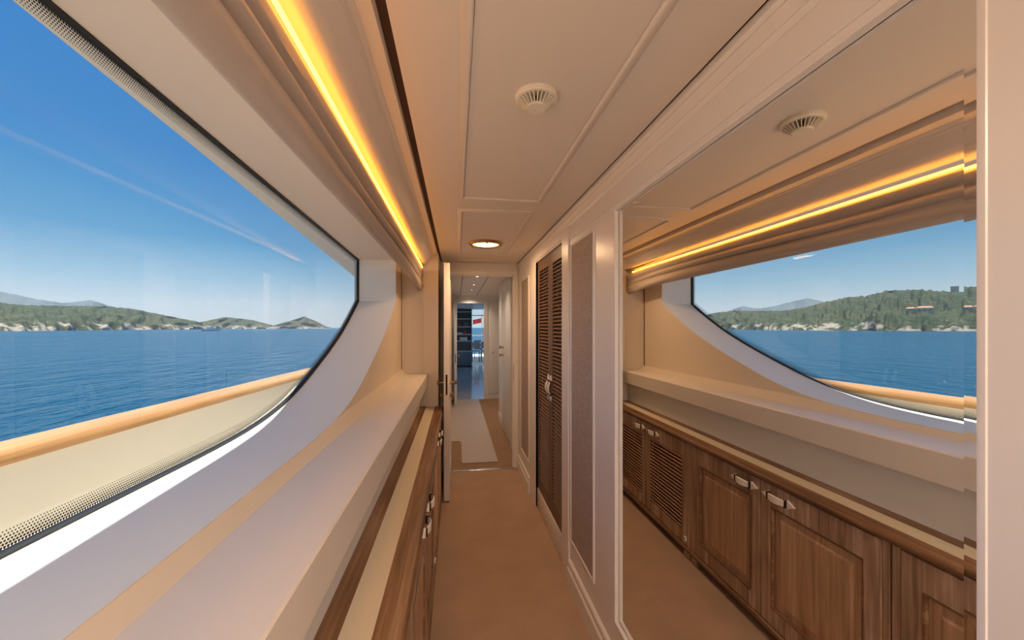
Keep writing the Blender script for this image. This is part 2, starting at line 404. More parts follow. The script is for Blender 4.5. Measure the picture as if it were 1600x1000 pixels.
# exterior skin around the window
XO = -.745
v = []; f = []
def q4(*p): n = len(v); v.extend([(x, y, zz(z)) for x, y, z in p]); f.append((n, n+1, n+2, n+3))
for i in range(len(low)-1):
    (ya, za), (yb, zb) = low[i], low[i+1]; q4((XO, ya, za), (XO, yb, zb), (XO, yb, -2.2), (XO, ya, -2.2))
q4((XO, YN, ztop(YN)), (XO, 2.935, ztop(2.935)), (XO, 2.935, 1.3), (XO, YN, 1.3))
q4((XO, 2.935, -2.2), (XO, 9, -2.2), (XO, 9, 1.3), (XO, 2.935, 1.3)); q4((XO, -6, -2.2), (XO, YN, -2.2), (XO, YN, 1.3), (XO, -6, 1.3))
n = len(ring)
for i in range(n):
    (ya, za), (yb, zb) = ring[i], ring[(i+1) % n]; q4((XO, ya, za), (XO, yb, zb), (XG, yb, zb), (XG, ya, za))
tag(mesh('wall_exterior', v, f, M['hull']), 'cream painted outer side of the deckhouse around the window', 'wall', kind='structure')
# window: glass, gasket, frit
wv = [(XG-.012, y, zz(z)) for y, z in ring]
win = mesh('window_1', wv, [tuple(range(len(wv)))], M['glass']); tag(win, 'large curved-bottom window overlooking sea and hills', 'window', kind='structure')
def inset(P, d):
    n = len(P); out = []
    for i in range(n):
        p = Vector(P[i]); d1 = (p-Vector(P[i-1])).normalized(); d2 = (Vector(P[(i+1) % n])-p).normalized()
        n1 = Vector((d1.y, -d1.x)); n2 = Vector((d2.y, -d2.x)); m = n1+n2; m = m/max(m.length_squared/2, .3)
        out.append(p+m*d)
    return out
tst = inset(ring, .01); sgn = 1 if tst[len(ring)//2].y > ring[len(ring)//2][1]+0 or True else -1
cen = Vector((sum(p[0] for p in ring)/n, sum(p[1] for p in ring)/n))
if (inset(ring, .01)[20]-cen).length > (Vector(ring[20])-cen).length: sgn = -1
def band(name, d0, d1, x, mat, parent, uv=False, x1=None):
    A = inset(ring, sgn*d0); B = inset(ring, sgn*d1); n = len(ring); v = []; f = []; U = []
    L = [0]
    for i in range(n): L.append(L[-1]+(Vector(ring[(i+1) % n])-Vector(ring[i])).length)
    for i in range(n+1):
        v += [(x, A[i % n].x, zz(A[i % n].y)), (x if x1 is None else x1, B[i % n].x, zz(B[i % n].y))]
    for i in range(n): f.append((2*i, 2*i+2, 2*i+3, 2*i+1)); U.append(((L[i], 0), (L[i+1], 0), (L[i+1], d1-d0), (L[i], d1-d0)))
    me = bpy.data.meshes.new(name); me.from_pydata(v, [], f)
    if uv:
        l = me.uv_layers.new(name='UVMap'); k = 0
        for q in U:
            for c in q: l.data[k].uv = c; k += 1
    return link(name, me, mat, parent)
g1 = band('gasket', -.003, .005, XG+.006, M['black'], win); 
band('gasket', .005, .0055, XG+.006, M['black'], win, x1=XG-.011)
band('frit_dots', .0055, .038, XG-.0105, M['frit'], win, uv=True)

# ledge below the window
led = prism('window_ledge', [(-.44, zz(ZL)), (-.240, zz(ZL)), (-.236, zz(ZL-.004)), (-.236, zz(-.486)), (-.30, zz(-.486)), (-.30, zz(-.50)), (-.44, zz(-.50))], Y0, 3.24, 'y', M['ledge'])
tag(led, 'long cream ledge running under the big window above the cabinets', 'ledge')

# cornice above the blind
cor = [(-.30, zz(.60)), (-.30, zz(.520)), (-.262, zz(.520)), (-.250, zz(.523)), (-.240, zz(.530)), (-.234, zz(.538)), (-.231, zz(.541)), (-.228, zz(.546)), (-.219, zz(.566)), (-.208, zz(.585)), (-.204, zz(.588)), (-.200, zz(.589)), (-.198, zz(.5945)), (-.188, zz(.597)), (-.185, zz(.602)), (-.165, zz(.607)), (-.157, zz(.609)), (-.157, zz(.66)), (-.30, zz(.66))]
cn = prism('trim_1', cor, Y0, 3.24, 'y', M['ceil'], smooth=22)
tag(cn, 'stepped cream cornice moulding between light strip and ceiling', 'moulding', kind='structure')

# gathered fabric blind
prof = [(-.345, .430), (-.336, .385), (-.322, .352), (-.3095, .336), (-.3035, .334), (-.2975, .338), (-.293, .343), (-.291, .3445), (-.284, .349), (-.277, .360), (-.276, .374), (-.281, .389), (-.2885, .399), (-.291, .403), (-.2865, .4055), (-.279, .412), (-.276, .423), (-.279, .434), (-.2855, .441), (-.2875, .4445), (-.284, .447), (-.2775, .453), (-.2755, .463), (-.273, .476), (-.273, .483), (-.278, .4865), (-.31, .487)]
ys = [Y0+(3.225-Y0)*k/110 for k in range(111)]
v = []; f = []; m = len(prof)
for y in ys:
    e = max(0, (y-2.55)/.68); drop = -.030*e*e
    for j, (x, z) in enumerate(prof):
        w = 1 if 4 < j < 22 else .3
        nx = noise.noise(Vector((y*1.3, j*.35, 2.0)))*.006*w+noise.noise(Vector((y*4.5, j*.5, 7.0)))*.002*w
        nz = noise.noise(Vector((y*1.1, j*.30, 5.0)))*.006*w
        bul = .012*e*math.sin(j*.9+y*5)*w*.5
        v.append((x+nx+bul, y, zz(z+nz+drop*(1 if j < 20 else .4))))
for i in range(len(ys)-1):
    for j in range(m-1): f.append((i*m+j, i*m+j+1, (i+1)*m+j+1, (i+1)*m+j))
f.append(tuple(range((len(ys)-1)*m, len(ys)*m)))
bl_ = mesh('roman_blind', v, f, M['blind'], smooth=60)
tag(bl_, 'taupe fabric roman blind gathered up in folds above the window', 'blind')
# light strip lying on top of the blind box
lp = [(-.2695, Y0+.05, zz(.4905))]+[(-.2695, y, zz(.4905-.012*max(0, (y-2.75)/.45)**2)) for y in [Y0+.5+k*.1 for k in range(48)] if y < 3.22]
L1 = tube('light_strip', lp, .0045, M['led'], seg=8); tag(L1, 'glowing amber light strip running along the top of the blind', 'light strip')

# ------------------------------------------------------------------ counter and cabinets
ZC = -.66
ct = empty('countertop', (-.2, .5, zz(ZC)-.025)); tag(ct, 'long oak countertop with cream inlay strip on the low cabinets', 'countertop')
box('back_strip', -.299, -.249, -.03, 3.235, zz(ZC)-.026, zz(ZC), M['wood_y'], ct)
box('inlay_strip', -.249, -.178, -.03, 3.235, zz(ZC)-.026, zz(ZC)-.0005, M['counter_cream'], ct)
fr = [(-.178, zz(ZC)), (-.121, zz(ZC)), (-.114, zz(ZC)-.002), (-.1095, zz(ZC)-.007), (-.108, zz(ZC)-.013), (-.1095, zz(ZC)-.020), (-.114, zz(ZC)-.024), (-.121, zz(ZC)-.026), (-.178, zz(ZC)-.026)]
prism('front_strip', fr, -.03, 3.235, 'y', M['wood_y'], ct, smooth=40)

XF = -.118                    # door faces
ZT, ZB = zz(ZC)-.030, .075
def handle_mesh():
    """bowed cleat handle along y with pointed ends, x = out of the door"""
    bm = bmesh.new()
    def blk(pts_yz, x0, x1, mi):
        a = [bm.verts.new((x0, y, z)) for y, z in pts_yz]; b = [bm.verts.new((x1, y, z)) for y, z in pts_yz]; n = len(a)
        fs = [bm.faces.new(a[::-1]), bm.faces.new(b)]+[bm.faces.new((a[i], a[(i+1) % n], b[(i+1) % n], b[i])) for i in range(n)]
        for q in fs: q.material_index = mi
    for s in (-1, 1):
        blk([(s*.050, -.018), (s*.084, -.001), (s*.050, .018)], 0, .010, 0)
        blk([(s*.050, -.015), (s*.050, .015), (s*.042, .015), (s*.042, -.015)], 0, .016, 1)
    N = 8; rows = []
    for k in range(N+1):
        t = -1+2*k/N; y = t*.042; xo = .010+.012*(1-t*t); h = .012+.005*(1-t*t)
        rows.append([bm.verts.new(p) for p in ((xo, y, -h), (xo+.005, y, -h*.8), (xo+.005, y, h*.8), (xo, y, h))])
    for k in range(N):
        for j in range(4): bm.faces.new((rows[k][j], rows[k][(j+1) % 4], rows[k+1][(j+1) % 4], rows[k+1][j]))
    bm.faces.new(rows[0]); bm.faces.new(rows[-1][::-1])
    bmesh.ops.recalc_face_normals(bm, faces=bm.faces)
    me = bpy.data.meshes.new('handle'); bm.to_mesh(me); bm.free(); me.materials.append(M['ivory']); me.materials.append(M['bronze'])
    return me
HM = handle_mesh()
def rail_frame(name, y0, y1, z0, z1, xa, xb, sy, st, sb, mat, parent):
    """door frame: two stiles, two rails with a softened inner edge; one mesh"""
    return boxes(name, [(xa, xb, y0, y0+sy, z0, z1), (xa, xb, y1-sy, y1, z0, z1), (xa, xb, y0+sy, y1-sy, z1-st, z1), (xa, xb, y0+sy, y1-sy, z0, z0+sb)], mat, parent, bev=.0015)
def slat_me(name, w, ln, tilt, th=.006, mat='slat'):
    c, s = math.cos(tilt), math.sin(tilt)
    P = [(-w/2, -th/2), (w/2-.003, -th/2), (w/2, 0), (w/2-.003, th/2), (-w/2, th/2)]
    pts = [(x*c-z*s, x*s+z*c) for x, z in P]; n = len(pts)
    v = [(x, -ln/2, z) for x, z in pts]+[(x, ln/2, z) for x, z in pts]
    f = [tuple(range(n))[::-1], tuple(range(n, 2*n))]+[(i, (i+1) % n, n+(i+1) % n, n+i) for i in range(n)]
    me = bpy.data.meshes.new(name); me.from_pydata(v, [], f); me.materials.append(M[mat]); return me
def raised_panel(y0, y1, z0, z1, x, parent):
    """sloping margin, small bead, raised field"""
    R = [(0, x-.010), (.006, x-.012), (.040, x-.010), (.046, x-.005), (.050, x-.004)]
    v = []; f = []
    for o, xx in R: v += [(xx, y0+o, z0+o), (xx, y1-o, z0+o), (xx, y1-o, z1-o), (xx, y0+o, z1-o)]
    for k in range(len(R)-1):
        for i in range(4): f.append((k*4+i, k*4+(i+1) % 4, (k+1)*4+(i+1) % 4, (k+1)*4+i))
    n = (len(R)-1)*4; f.append((n, n+1, n+2, n+3))
    return mesh('panel', v, f, M['wood_p'], parent)
def cabinet(y0, y1, louvre, label):
    c = empty('cabinet', (-.2, (y0+y1)/2, 0)); tag(c, label, 'cabinet', 'low oak cabinets under the countertop')
    boxes('body', [(-.296, XF-(.075 if louvre else .020), y0, y1, .05, zz(ZC)-.027), (-.20, XF-.002, y0, y0+.022, .05, zz(ZC)-.027), (-.20, XF-.002, y1-.022, y1, .05, zz(ZC)-.027)], M['wood_z'], c)
    prism('base_rail', [(-.28, .045), (XF+.006, .045), (XF+.008, .050), (XF+.008, .062), (XF+.002, .070), (-.28, .070)], y0, y1, 'y', M['wood_y'], c)
    for q in (y0+.03, y1-.03):
        box('foot', -.20, XF+.002, q-.03, q+.03, 0, .046, M['wood_z'], c, bev=.004)
    box('toe_board', -.285, -.205, y0, y1, 0, .045, M['toe_shade'], c)  # shade of the toe gap is put into this board's near-black colour
    ym = (y0+y1)/2
    for k, (a, b) in enumerate(((y0+.024, ym-.002), (ym+.002, y1-.024))):
        sy = .055
        d = rail_frame('door', a, b, ZB, ZT, XF-.018, XF, sy, .095, .075, M['wood_z'], c)
        if louvre:
            zb, zt = ZB+.075, ZT-.095; n = 19; me = slat_me('slat', .020, b-a-2*sy+.004, math.radians(22), .009)
            for i in range(n):
                s = link('slat', me); s.location = (XF-.009, (a+b)/2, zb+(zt-zb)*(i+.5)/n); adopt(s, d)
        else:
            raised_panel(a+sy-.002, b-sy+.002, ZB+.073, ZT-.093, XF, d)
            sweep('panel_moulding', [(a+sy, ZB+.075), (b-sy, ZB+.075), (b-sy, ZT-.095), (a+sy, ZT-.095)], [(0, XF+.001), (-.006, XF-.001), (-.009, XF-.010)], M['wood_y'], d, closed=True)
        h = link('handle', HM); h.location = (XF, (b-.095) if k == 0 else (a+.095), ZT-.045); adopt(h, d)
    return c
c2 = cabinet(1.014, 2.046, False, 'oak cabinet with two raised-panel doors, middle of the row in the mirror')
c1 = cabinet(2.052, 3.10, True, 'oak cabinet with two louvred doors at the far end of the row')
box('door_catch', XF-.001, XF+.008, 2.085, 2.105, .100, .125, M['ivory'], c1, bev=.002)
box('door_catch_recess', XF+.0075, XF+.0085, 2.091, 2.099, .108, .117, M['bronze'], c1)
box('end_stile', -.296, XF-.002, 3.10, 3.17, .05, zz(ZC)-.027, M['wood_z'], c1)
c3 = copy_tree(c2); c3.location.y -= 1.038; c3['label'] = 'oak cabinet cut off by the right edge of the mirror, nearest the viewer'

# ------------------------------------------------------------------ mirror
mv = [(0, .0), (.026, .0)]
def mirror():
    y0, y1, z0, z1 = .358, 1.392, zz(-1.142), zz(.457); bw = .024; x = .6235; e = .0008
    mr = empty('wall_mirror', (x, (y0+y1)/2, z0)); tag(mr, 'tall frameless wall mirror reflecting the window and cabinets', 'mirror')
    v = [(x, y0+bw, z0+bw), (x, y1-bw, z0+bw), (x, y1-bw, z1-bw), (x, y0+bw, z1-bw)]
    mesh('mirror_glass', v, [(0, 1, 2, 3)], M['mirror'], mr)
    for k, (p, q, r, s) in enumerate((((y0, z0), (y1, z0), (y1-bw, z0+bw), (y0+bw, z0+bw)), ((y1, z0), (y1, z1), (y1-bw, z1-bw), (y1-bw, z0+bw)),
                         ((y1, z1), (y0, z1), (y0+bw, z1-bw), (y1-bw, z1-bw)), ((y0, z1), (y0, z0), (y0+bw, z0+bw), (y0+bw, z1-bw)))):
        mesh('bevel', [(x-e, *p), (x-e, *q), (x, *r), (x, *s)], [(0, 1, 2, 3)], M['mirror'], mr)
    box('backing', x+.001, .655, y0, y1, z0, z1, M['bronze'], mr)
    prf = [(-.003, x-.002), (-.001, XR-.0005), (.003, XR-.0015), (.007, XR-.0015), (.010, XR+.002)]
    sweep('frame_bead', [(y0+.002, z0+.002), (y1-.002, z0+.002), (y1-.002, z1-.002), (y0+.002, z1-.002)], prf, M['paint'], mr, closed=True, smooth=40)
mirror()

# ------------------------------------------------------------------ closet doors
def closet(y0, y1, hs, label):
    x = .640; z0, z1 = zz(-1.228), zz(.497)
    c = empty('closet_door', (x, (y0+y1)/2, z0)); tag(c, label, 'closet door', 'louvred closet doors')
    sy = .055
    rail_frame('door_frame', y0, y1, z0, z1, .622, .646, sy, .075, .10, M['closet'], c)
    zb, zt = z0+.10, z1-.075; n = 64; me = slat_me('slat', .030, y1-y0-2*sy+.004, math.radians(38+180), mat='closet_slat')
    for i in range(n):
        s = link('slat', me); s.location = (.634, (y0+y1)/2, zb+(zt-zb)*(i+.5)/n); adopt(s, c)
    h = link('handle', HM); h.rotation_euler = Matrix(((-1, 0, 0), (0, 0, -1), (0, -1, 0))).to_euler(); h.location = (.622, y0+.030 if hs < 0 else y1-.030, zz(-.40)); adopt(h, c)
closet(2.462, 2.855, -1, 'louvred oak closet door nearer the far doorway')
closet(2.072, 2.458, 1, 'louvred oak closet door beside the cream casing nearer the mirror')

# ------------------------------------------------------------------ ceiling fittings
def detector():
    d = empty('ceiling_vent', (.214, 1.0, CE-.003)); tag(d, 'round ivory finned vent on the ceiling above the carpet', 'ceiling vent')
    def add(n, me, m): o = link(n, me, m); o.location = d.location; adopt(o, d); return o
    add('base', lathe_me('base', [(0, 0), (.058, 0), (.058, -.008), (.055, -.012), (.048, -.013), (.044, -.010), (.030, -.009), (0, -.009)]), M['plastic'])
    add('core', lathe_me('core', [(0, -.009), (.021, -.009), (.021, -.024), (0, -.024)]), M['bronze'])
    add('cap', lathe_me('cap', [(0, -.026), (.027, -.026), (.0285, -.028), (.0285, -.031), (.026, -.033), (0, -.034)]), M['plastic'])
    fin = bpy.data.meshes.new('fin')
    P = [(.022, -.009), (.050, -.009), (.050, -.014), (.030, -.031), (.022, -.031)]
    t = .0012; n = len(P)
    fin.from_pydata([(x, -t, z) for x, z in P]+[(x, t, z) for x, z in P], [], [tuple(range(n)), tuple(range(n, 2*n))[::-1]]+[(i, n+i, n+(i+1) % n, (i+1) % n) for i in range(n)])
    fin.materials.append(M['plastic'])
    for k in range(26):
        o = link('fin', fin); o.location = d.location; o.rotation_euler.z = 2*math.pi*k/26; adopt(o, d)
detector()
def porthole_light(y, label, first=None):
    if first is not None:
        c = copy_tree(first); c.location.y = y; c['label'] = label
        for ch in c.children:
            if ch.type == 'LIGHT': ch.data = ch.data.copy(); ch.data.energy = LAMP_POWER; ch.data.color = LAMP_FILL
        return c
    d = empty('ceiling_light', (.215, y, CE-.003)); tag(d, label, 'ceiling light', 'round brass ceiling lights')
    def add(n, me, m, loc=(0, 0, 0)):
        o = link(n, me, m); o.location = Vector(d.location)+Vector(loc); adopt(o, d); return o
    add('ring', lathe_me('ring', [(.122, 0), (.124, -.006), (.120, -.014), (.112, -.018), (.104, -.018), (.098, -.012), (.096, -.004), (.096, 0)]), M['brass'])
    add('lens', lathe_me('lens', [(0, -.016), (.05, -.015), (.085, -.011), (.097, -.005)]), M['lens'])
    scr = lathe_me('screw', [(0, -.026), (.005, -.026), (.007, -.022), (.007, -.014), (0, -.014)], 12)
    for k in range(3): add('screw', scr, M['brass'], (.110*math.cos(k*2.094+.52), .110*math.sin(k*2.094+.52), 0))
    ld = bpy.data.lights.new('lamp', 'AREA'); ld.shape = 'DISK'; ld.size = .18; ld.energy = LAMP_POWER*.36; ld.color = LAMP_FRONT
    lo = bpy.data.objects.new('lamp', ld); COL.objects.link(lo); lo.location = Vector(d.location)+Vector((0, 0, -.03)); adopt(lo, d)
    return d
pl = porthole_light(2.79, 'round brass porthole ceiling light glowing before the far doorway')
porthole_light(-.75, 'added unseen fill light just behind the viewer in a brass fitting', pl)  # both copies are added out of view as warm fill
porthole_light(-1.65, 'added unseen fill light at the back of the corridor in a brass fitting', pl)

# ------------------------------------------------------------------ doorway and open door
OX0, OX1, OZ = -.052, .562, zz(.517)
we = boxes('wall_end', [(-.17, OX0, YE, YE+.05, 0, CE+.05), (OX1, .72, YE, YE+.05, 0, CE+.05), (OX0, OX1, YE, YE+.05, OZ, CE+.05)], M['paint'])
tag(we, 'cream wall with the open doorway at the corridor end', 'wall', kind='structure')
cas = [(OX0, 0), (OX0, OZ), (OX1, OZ), (OX1, 0)]
def casing(name, x0, x1, z1, y, w, mat, parent, out=-1):
    L = []
    for (d0, d1, t) in ((0, w*.35, .012), (w*.35, w*.8, .007), (w*.8, w, .011)):
        for (xa, xb, za, zb) in ((x0-d1, x0-d0, 0, z1+d1), (x1+d0, x1+d1, 0, z1+d1), (x0-d0, x1+d0, z1+d0, z1+d1)):
            ya, yb = sorted((y, y+out*t)); L.append((xa, xb, ya, yb, za, zb))
    return boxes(name, L, mat, parent)
casing('door_casing', OX0, OX1, OZ, YE, .038, M['paint'], we)
boxes('door_stop', [(OX1-.012, OX1, YE+.01, YE+.04, 0, OZ), (OX0, OX1, YE+.01, YE+.04, OZ-.012, OZ)], M['paint'], we)
box('strike_plate', OX1-.002, OX1+.0005, YE+.002, YE+.016, zz(-.52), zz(-.37), M['bronze'], we)
thr = box('threshold', OX0+.002, OX1-.002, YE-.03, YE+.02, 0.0, .007, M['chrome'], bev=.002); tag(thr, 'narrow metal threshold strip across the doorway carpet', 'threshold')
dr = box('door_1', -.098, -.052, 3.02, 3.655, .012, zz(.512), M['paint'], bev=.003); tag(dr, 'cream door standing open against the left wall', 'door', kind='structure')
sweep('door_panel_moulding', [(3.12, .18), (3.56, .18), (3.56, 1.75), (3.12, 1.75)], [(0, -.0525), (.006, -.047), (.014, -.046), (.02, -.0525)], M['paint'], dr, closed=True)
box('lock_plate', -.083, -.069, 3.0185, 3.021, zz(-.53), zz(-.37), M['bronze'], dr)
for s in (-1, 1):
    xs = -.098 if s < 0 else -.052
    for z, L in ((-.44, .055), (-.54, .030)):
        hm = lathe_me('knob', [(0, 0), (.018, 0), (.018, .005), (.007, .008), (.007, L-.022), (.014, L-.018), (.019, L-.008), (.016, L), (0, L+.002)], 20)
        o = link('door_knob', hm, M['brass'], None); o.rotation_euler = (0, s*math.pi/2, 0); o.location = (xs, 3.075, zz(z)); adopt(o, dr)

# ------------------------------------------------------------------ second corridor
Y2 = 7.30
tag(box('floor_passage', -.20, .95, YE-.02, Y2, -.06, -.002, M['carpet2']), 'tan carpet border of the passage beyond the doorway', 'floor', kind='structure')
run = mesh('carpet_runner', [(.058, 3.87, .001), (.425, 3.86, .001), (.425, 7.28, .001), (-.09, 7.28, .001), (-.09, 4.62, .001), (.030, 4.62, .001), (.058, 4.55, .001)], [(0, 1, 2, 3, 4, 5, 6)], M['runner'])
rbm = bmesh.new(); rbm.from_mesh(run.data); r_ = bmesh.ops.extrude_face_region(rbm, geom=rbm.faces[:]); [setattr(v_, 'co', v_.co+Vector((0, 0, .005))) for v_ in r_['geom'] if isinstance(v_, bmesh.types.BMVert)]; bmesh.ops.recalc_face_normals(rbm, faces=rbm.faces); rbm.to_mesh(run.data); rbm.free()
tag(run, 'pale grey runner laid along the passage beyond the doorway', 'runner')
C2 = zz(.62)
c2_ = box('ceiling_passage', -.20, .95, YE+.05, Y2, C2, C2+.05, M['ceil']); tag(c2_, 'pale ceiling of the passage beyond the doorway', 'ceiling', kind='structure')
for x in (.07, .38): box('ceiling_joint', x, x+.008, YE+.05, Y2, C2-.002, C2+.002, M['gap'], c2_)
wl2 = box('wall_passage_left', -.20, -.105, YE+.05, Y2, 0, C2, M['walls2']); tag(wl2, 'pale left wall of the passage', 'wall', kind='structure')
wr2 = boxes('wall_passage_right', [(.635, .95, YE+.05, 5.66, 0, C2), (.86, .95, 5.66, Y2, 0, C2)], M['walls2']); tag(wr2, 'pale right wall of the passage holding a white door', 'wall', kind='structure')
prism('baseboard', [(.64, 0), (.622, 0), (.622, .10), (.63, .12), (.64, .12)], 5.20, 5.66, 'y', M['walls2'], wr2)
d3 = box('door_3', .620, .640, 4.30, 5.06, .01, zz(.50), M['walls2'], bev=.003); tag(d3, 'white door closed in the right wall of the passage', 'door', kind='structure')
boxes('casing', [(.612, .645, 4.22, 4.30, 0, zz(.57)), (.612, .645, 5.06, 5.16, 0, zz(.57)), (.612, .645, 4.30, 5.06, zz(.50), zz(.57))], M['walls2'], d3, bev=.004)
for z in (-.26, -.36):
    o = link('door_knob', lathe_me('knob', [(0, 0), (.02, 0), (.02, .005), (.008, .008), (.008, .03), (.02, .036), (.024, .046), (.016, .054), (0, .055)], 16), M['brass']); o.rotation_euler = (0, -math.pi/2, 0); o.location = (.620, 4.98, zz(z)); adopt(o, d3)
we2 = boxes('wall_passage_end', [(-.20, .012, Y2, Y2+.06, 0, C2+.05), (.526, .95, Y2, Y2+.06, 0, C2+.05), (.012, .526, Y2, Y2+.06, zz(.47), C2+.05)], M['walls2'])
tag(we2, 'pale partition with a narrow doorway at the end of the passage', 'wall', kind='structure')
casing('door_casing', .012, .526, zz(.47), Y2, .07, M['walls2'], we2)
d2 = box('door_2', -.035, .008, 6.70, 7.24, .01, zz(.465), M['walls2'], bev=.003); tag(d2, 'narrow white door folded open at the end of the passage', 'door', kind='structure')
box('lock_plate', -.02, -.008, 6.697, 6.7, zz(-.62), zz(-.46), M['bronze'], d2)
o = link('door_knob', lathe_me('knob', [(0, 0), (.018, 0), (.018, .005), (.007, .008), (.007, .03), (.018, .036), (.02, .046), (0, .05)], 16), M['brass']); o.rotation_euler = (0, math.pi/2, 0); o.location = (.008, 6.76, zz(-.5)); adopt(o, d2)
d4 = box('door_4', .625, .845, Y2-.015, Y2+.001, .10, zz(.50), M['walls2'], bev=.003); tag(d4, 'narrow pale cupboard door in the far passage partition', 'door', kind='structure')
box('handle', .69, .72, Y2-.035, Y2-.015, zz(-.485), zz(-.470), M['brass'], d4, bev=.003)
# framed picture glimpsed past the open door
pic = box('wall_picture', -.106, -.092, 4.35, 5.75, zz(-.60), zz(.28), M['white'], bev=.003); tag(pic, 'pale framed wall panel glimpsed past the open cream door', 'panel')
sweep('frame', [(4.35, zz(-.60)), (5.75, zz(-.60)), (5.75, zz(.28)), (4.35, zz(.28))], [(-.02, -.092), (-.02, -.086), (.005, -.086), (.005, -.10)], M['brass'], pic, closed=True)
sp = None
for k, y in enumerate((4.57, 5.46, 6.20, 7.10)):
    s = empty('recessed_spotlight', (.25, y, C2)); tag(s, 'tiny recessed spotlight in the passage ceiling, %s from the doorway' % ('first', 'second', 'third', 'fourth')[k], 'spotlight', 'passage ceiling spotlights')
    for nm, me, m in (('ring', lathe_me('ring', [(.030, 0), (.030, -.004), (.022, -.005), (.020, 0)], 20), M['chrome']), ('lens', lathe_me('lens', [(0, -.003), (.021, -.002)], 20), M['spot'])):
        o = link(nm, me, m); o.location = s.location; adopt(o, s)
    ld = bpy.data.lights.new('lamp', 'SPOT'); ld.energy = 14; ld.spot_size = math.radians(140); ld.spot_blend = .8; ld.shadow_soft_size = .02; ld.color = (1, .74, .54)
    lo = bpy.data.objects.new('lamp', ld); COL.objects.link(lo); lo.location = (.25, y, C2-.01); adopt(lo, s)

# ------------------------------------------------------------------ saloon and aft deck far behind
Y3, YA = Y2+.06, 13.75
C3 = zz(.66)
tag(box('floor_saloon', -1.6, 1.7, Y3-.06, YA, -.06, 0, M['glossfloor']), 'polished grey floor of the far saloon reflecting daylight', 'floor', kind='structure')
tag(box('ceiling_saloon', -1.6, 1.7, Y3, YA, C3, C3+.05, M['walls2']), 'pale ceiling of the far saloon', 'ceiling', kind='structure')
tag(boxes('wall_saloon', [(a_, a_+.05, Y3, YA, z_[0], z_[1]) for a_ in (-1.65, 1.7) for z_ in ((0, .75), (1.85, C3))]+[(a_, a_+.05, y_, y_+.15, .75, 1.85) for a_ in (-1.65, 1.7) for y_ in (Y3, 9.4, 11.5, YA-.15)], M['walls2']), 'side walls of the far saloon', 'wall', kind='structure')  # unseen side openings added to let daylight in onto the bookcase
tag(boxes('wall_aft', [(-1.6, .52, YA, YA+.06, 0, C3), (1.35, 1.7, YA, YA+.06, 0, C3)], M['walls2']), 'wall around the sliding opening to the aft deck', 'wall', kind='structure')
aw = empty('window_2', (.93, YA, 0)); tag(aw, 'tall glazed opening onto the sunlit aft deck', 'window', kind='structure')
boxes('frame', [(.52, .56, YA, YA+.05, 0, C3), (1.31, 1.35, YA, YA+.05, 0, C3), (.56, 1.31, YA, YA+.05, zz(.43), zz(.455))], M['bronze'], aw)
mesh('pane', [(.56, YA+.025, 0), (1.31, YA+.025, 0), (1.31, YA+.025, C3), (.56, YA+.025, C3)], [(0, 1, 2, 3)], M['glass'], aw)
sh = empty('bookcase', (.25, YA-.25, 0)); tag(sh, 'dark grey open bookcase standing in the far saloon', 'bookcase')
boxes('carcass', [(-.10, -.07, YA-.4, YA, 0, C3-.01), (.51, .54, YA-.4, YA, 0, C3-.01), (-.07, .51, YA-.03, YA-.01, 0, C3-.01)], M['cooldark'], sh)
box('cupboard_door', -.07, .51, YA-.4, YA-.38, .05, zz(-.86), M['cooldark'], sh, bev=.004)
for z in (-.84, -.48, -.25, .02, .30, .55): box('shelf', -.07, .51, YA-.4, YA-.03, zz(z)-.012, zz(z)+.03, M['shelf'], sh)
for k, (x, z, w, h, m_, lb, cat) in enumerate(((.10, .048, .09, .07, M['red'], 'small red box on a far bookcase shelf', 'box'), (.33, .048, .14, .14, M['cooldark'], 'dark square ornament on a far bookcase shelf', 'ornament'),
        (.12, -.222, .18, .05, M['white'], 'flat white dish on a middle far shelf', 'dish'), (.30, -.222, .07, .11, M['red'], 'dark red bottle on a middle far shelf', 'bottle'), (.25, -.452, .26, .12, M['walls2'], 'pale folded linen on the lower far shelf', 'linen'))):
    tag(box(cat if cat != 'linen' else 'folded_linen', x-w/2, x+w/2, YA-.35, YA-.20, zz(z), zz(z)+h, m_, bev=.012), lb, cat)
tag(box('aft_deck', -.7, 4, YA+.06, 20, -.08, -.01, M['deckfloor']), 'pale aft deck beyond the saloon', 'deck', kind='structure')
tag(box('aft_overhang', -.7, 4, YA+.06, 18.5, zz(.95), zz(1.05), M['white']), 'white overhang above the aft deck', 'overhang', kind='structure')
rl = empty('aft_railing', (1, 19.5, 0)); tag(rl, 'white railing at the edge of the aft deck', 'railing')
tube('top_rail', [(-.6, 19.5, .98), (4, 19.5, .98)], .03, M['teak'], rl)
tube('lower_rail', [(-.6, 19.5, .55), (4, 19.5, .55)], .015, M['white'], rl)
for k in range(5): tube('stanchion', [(-.5+k, 19.5, -.01), (-.5+k, 19.5, .98)], .018, M['white'], rl, seg=8)
fg = empty('ensign', (1.32, 19.55, -.01)); tag(fg, 'red ensign hanging from a staff above the aft rail', 'flag')
tube('staff', [(1.32, 19.55, -.01), (1.32, 19.6, .9), (1.32, 19.9, 2.1)], .015, M['teak'], fg)
v = []; f = []
for i in range(9):
    for j in range(5): v.append((1.30-.055*i, 19.85+.03*math.sin(i*1.1+j*.4), zz(.50)-.06*j-.012*i))
for i in range(8):
    for j in range(4): f.append((i*5+j, i*5+j+1, (i+1)*5+j+1, (i+1)*5+j))
mesh('cloth', v, f, M['red'], fg, smooth=60)
tb = empty('deck_table', (1.0, 16.0, 0)); tag(tb, 'pale dining table standing on the aft deck', 'table')
box('table_top', .3, 1.9, 15.6, 16.5, .70, .75, M['shelf'], tb, bev=.01)
for x in (.4, 1.8):
    for y in (15.7, 16.4): box('leg', x-.03, x+.03, y-.03, y+.03, -.01, .70, M['cooldark'], tb)
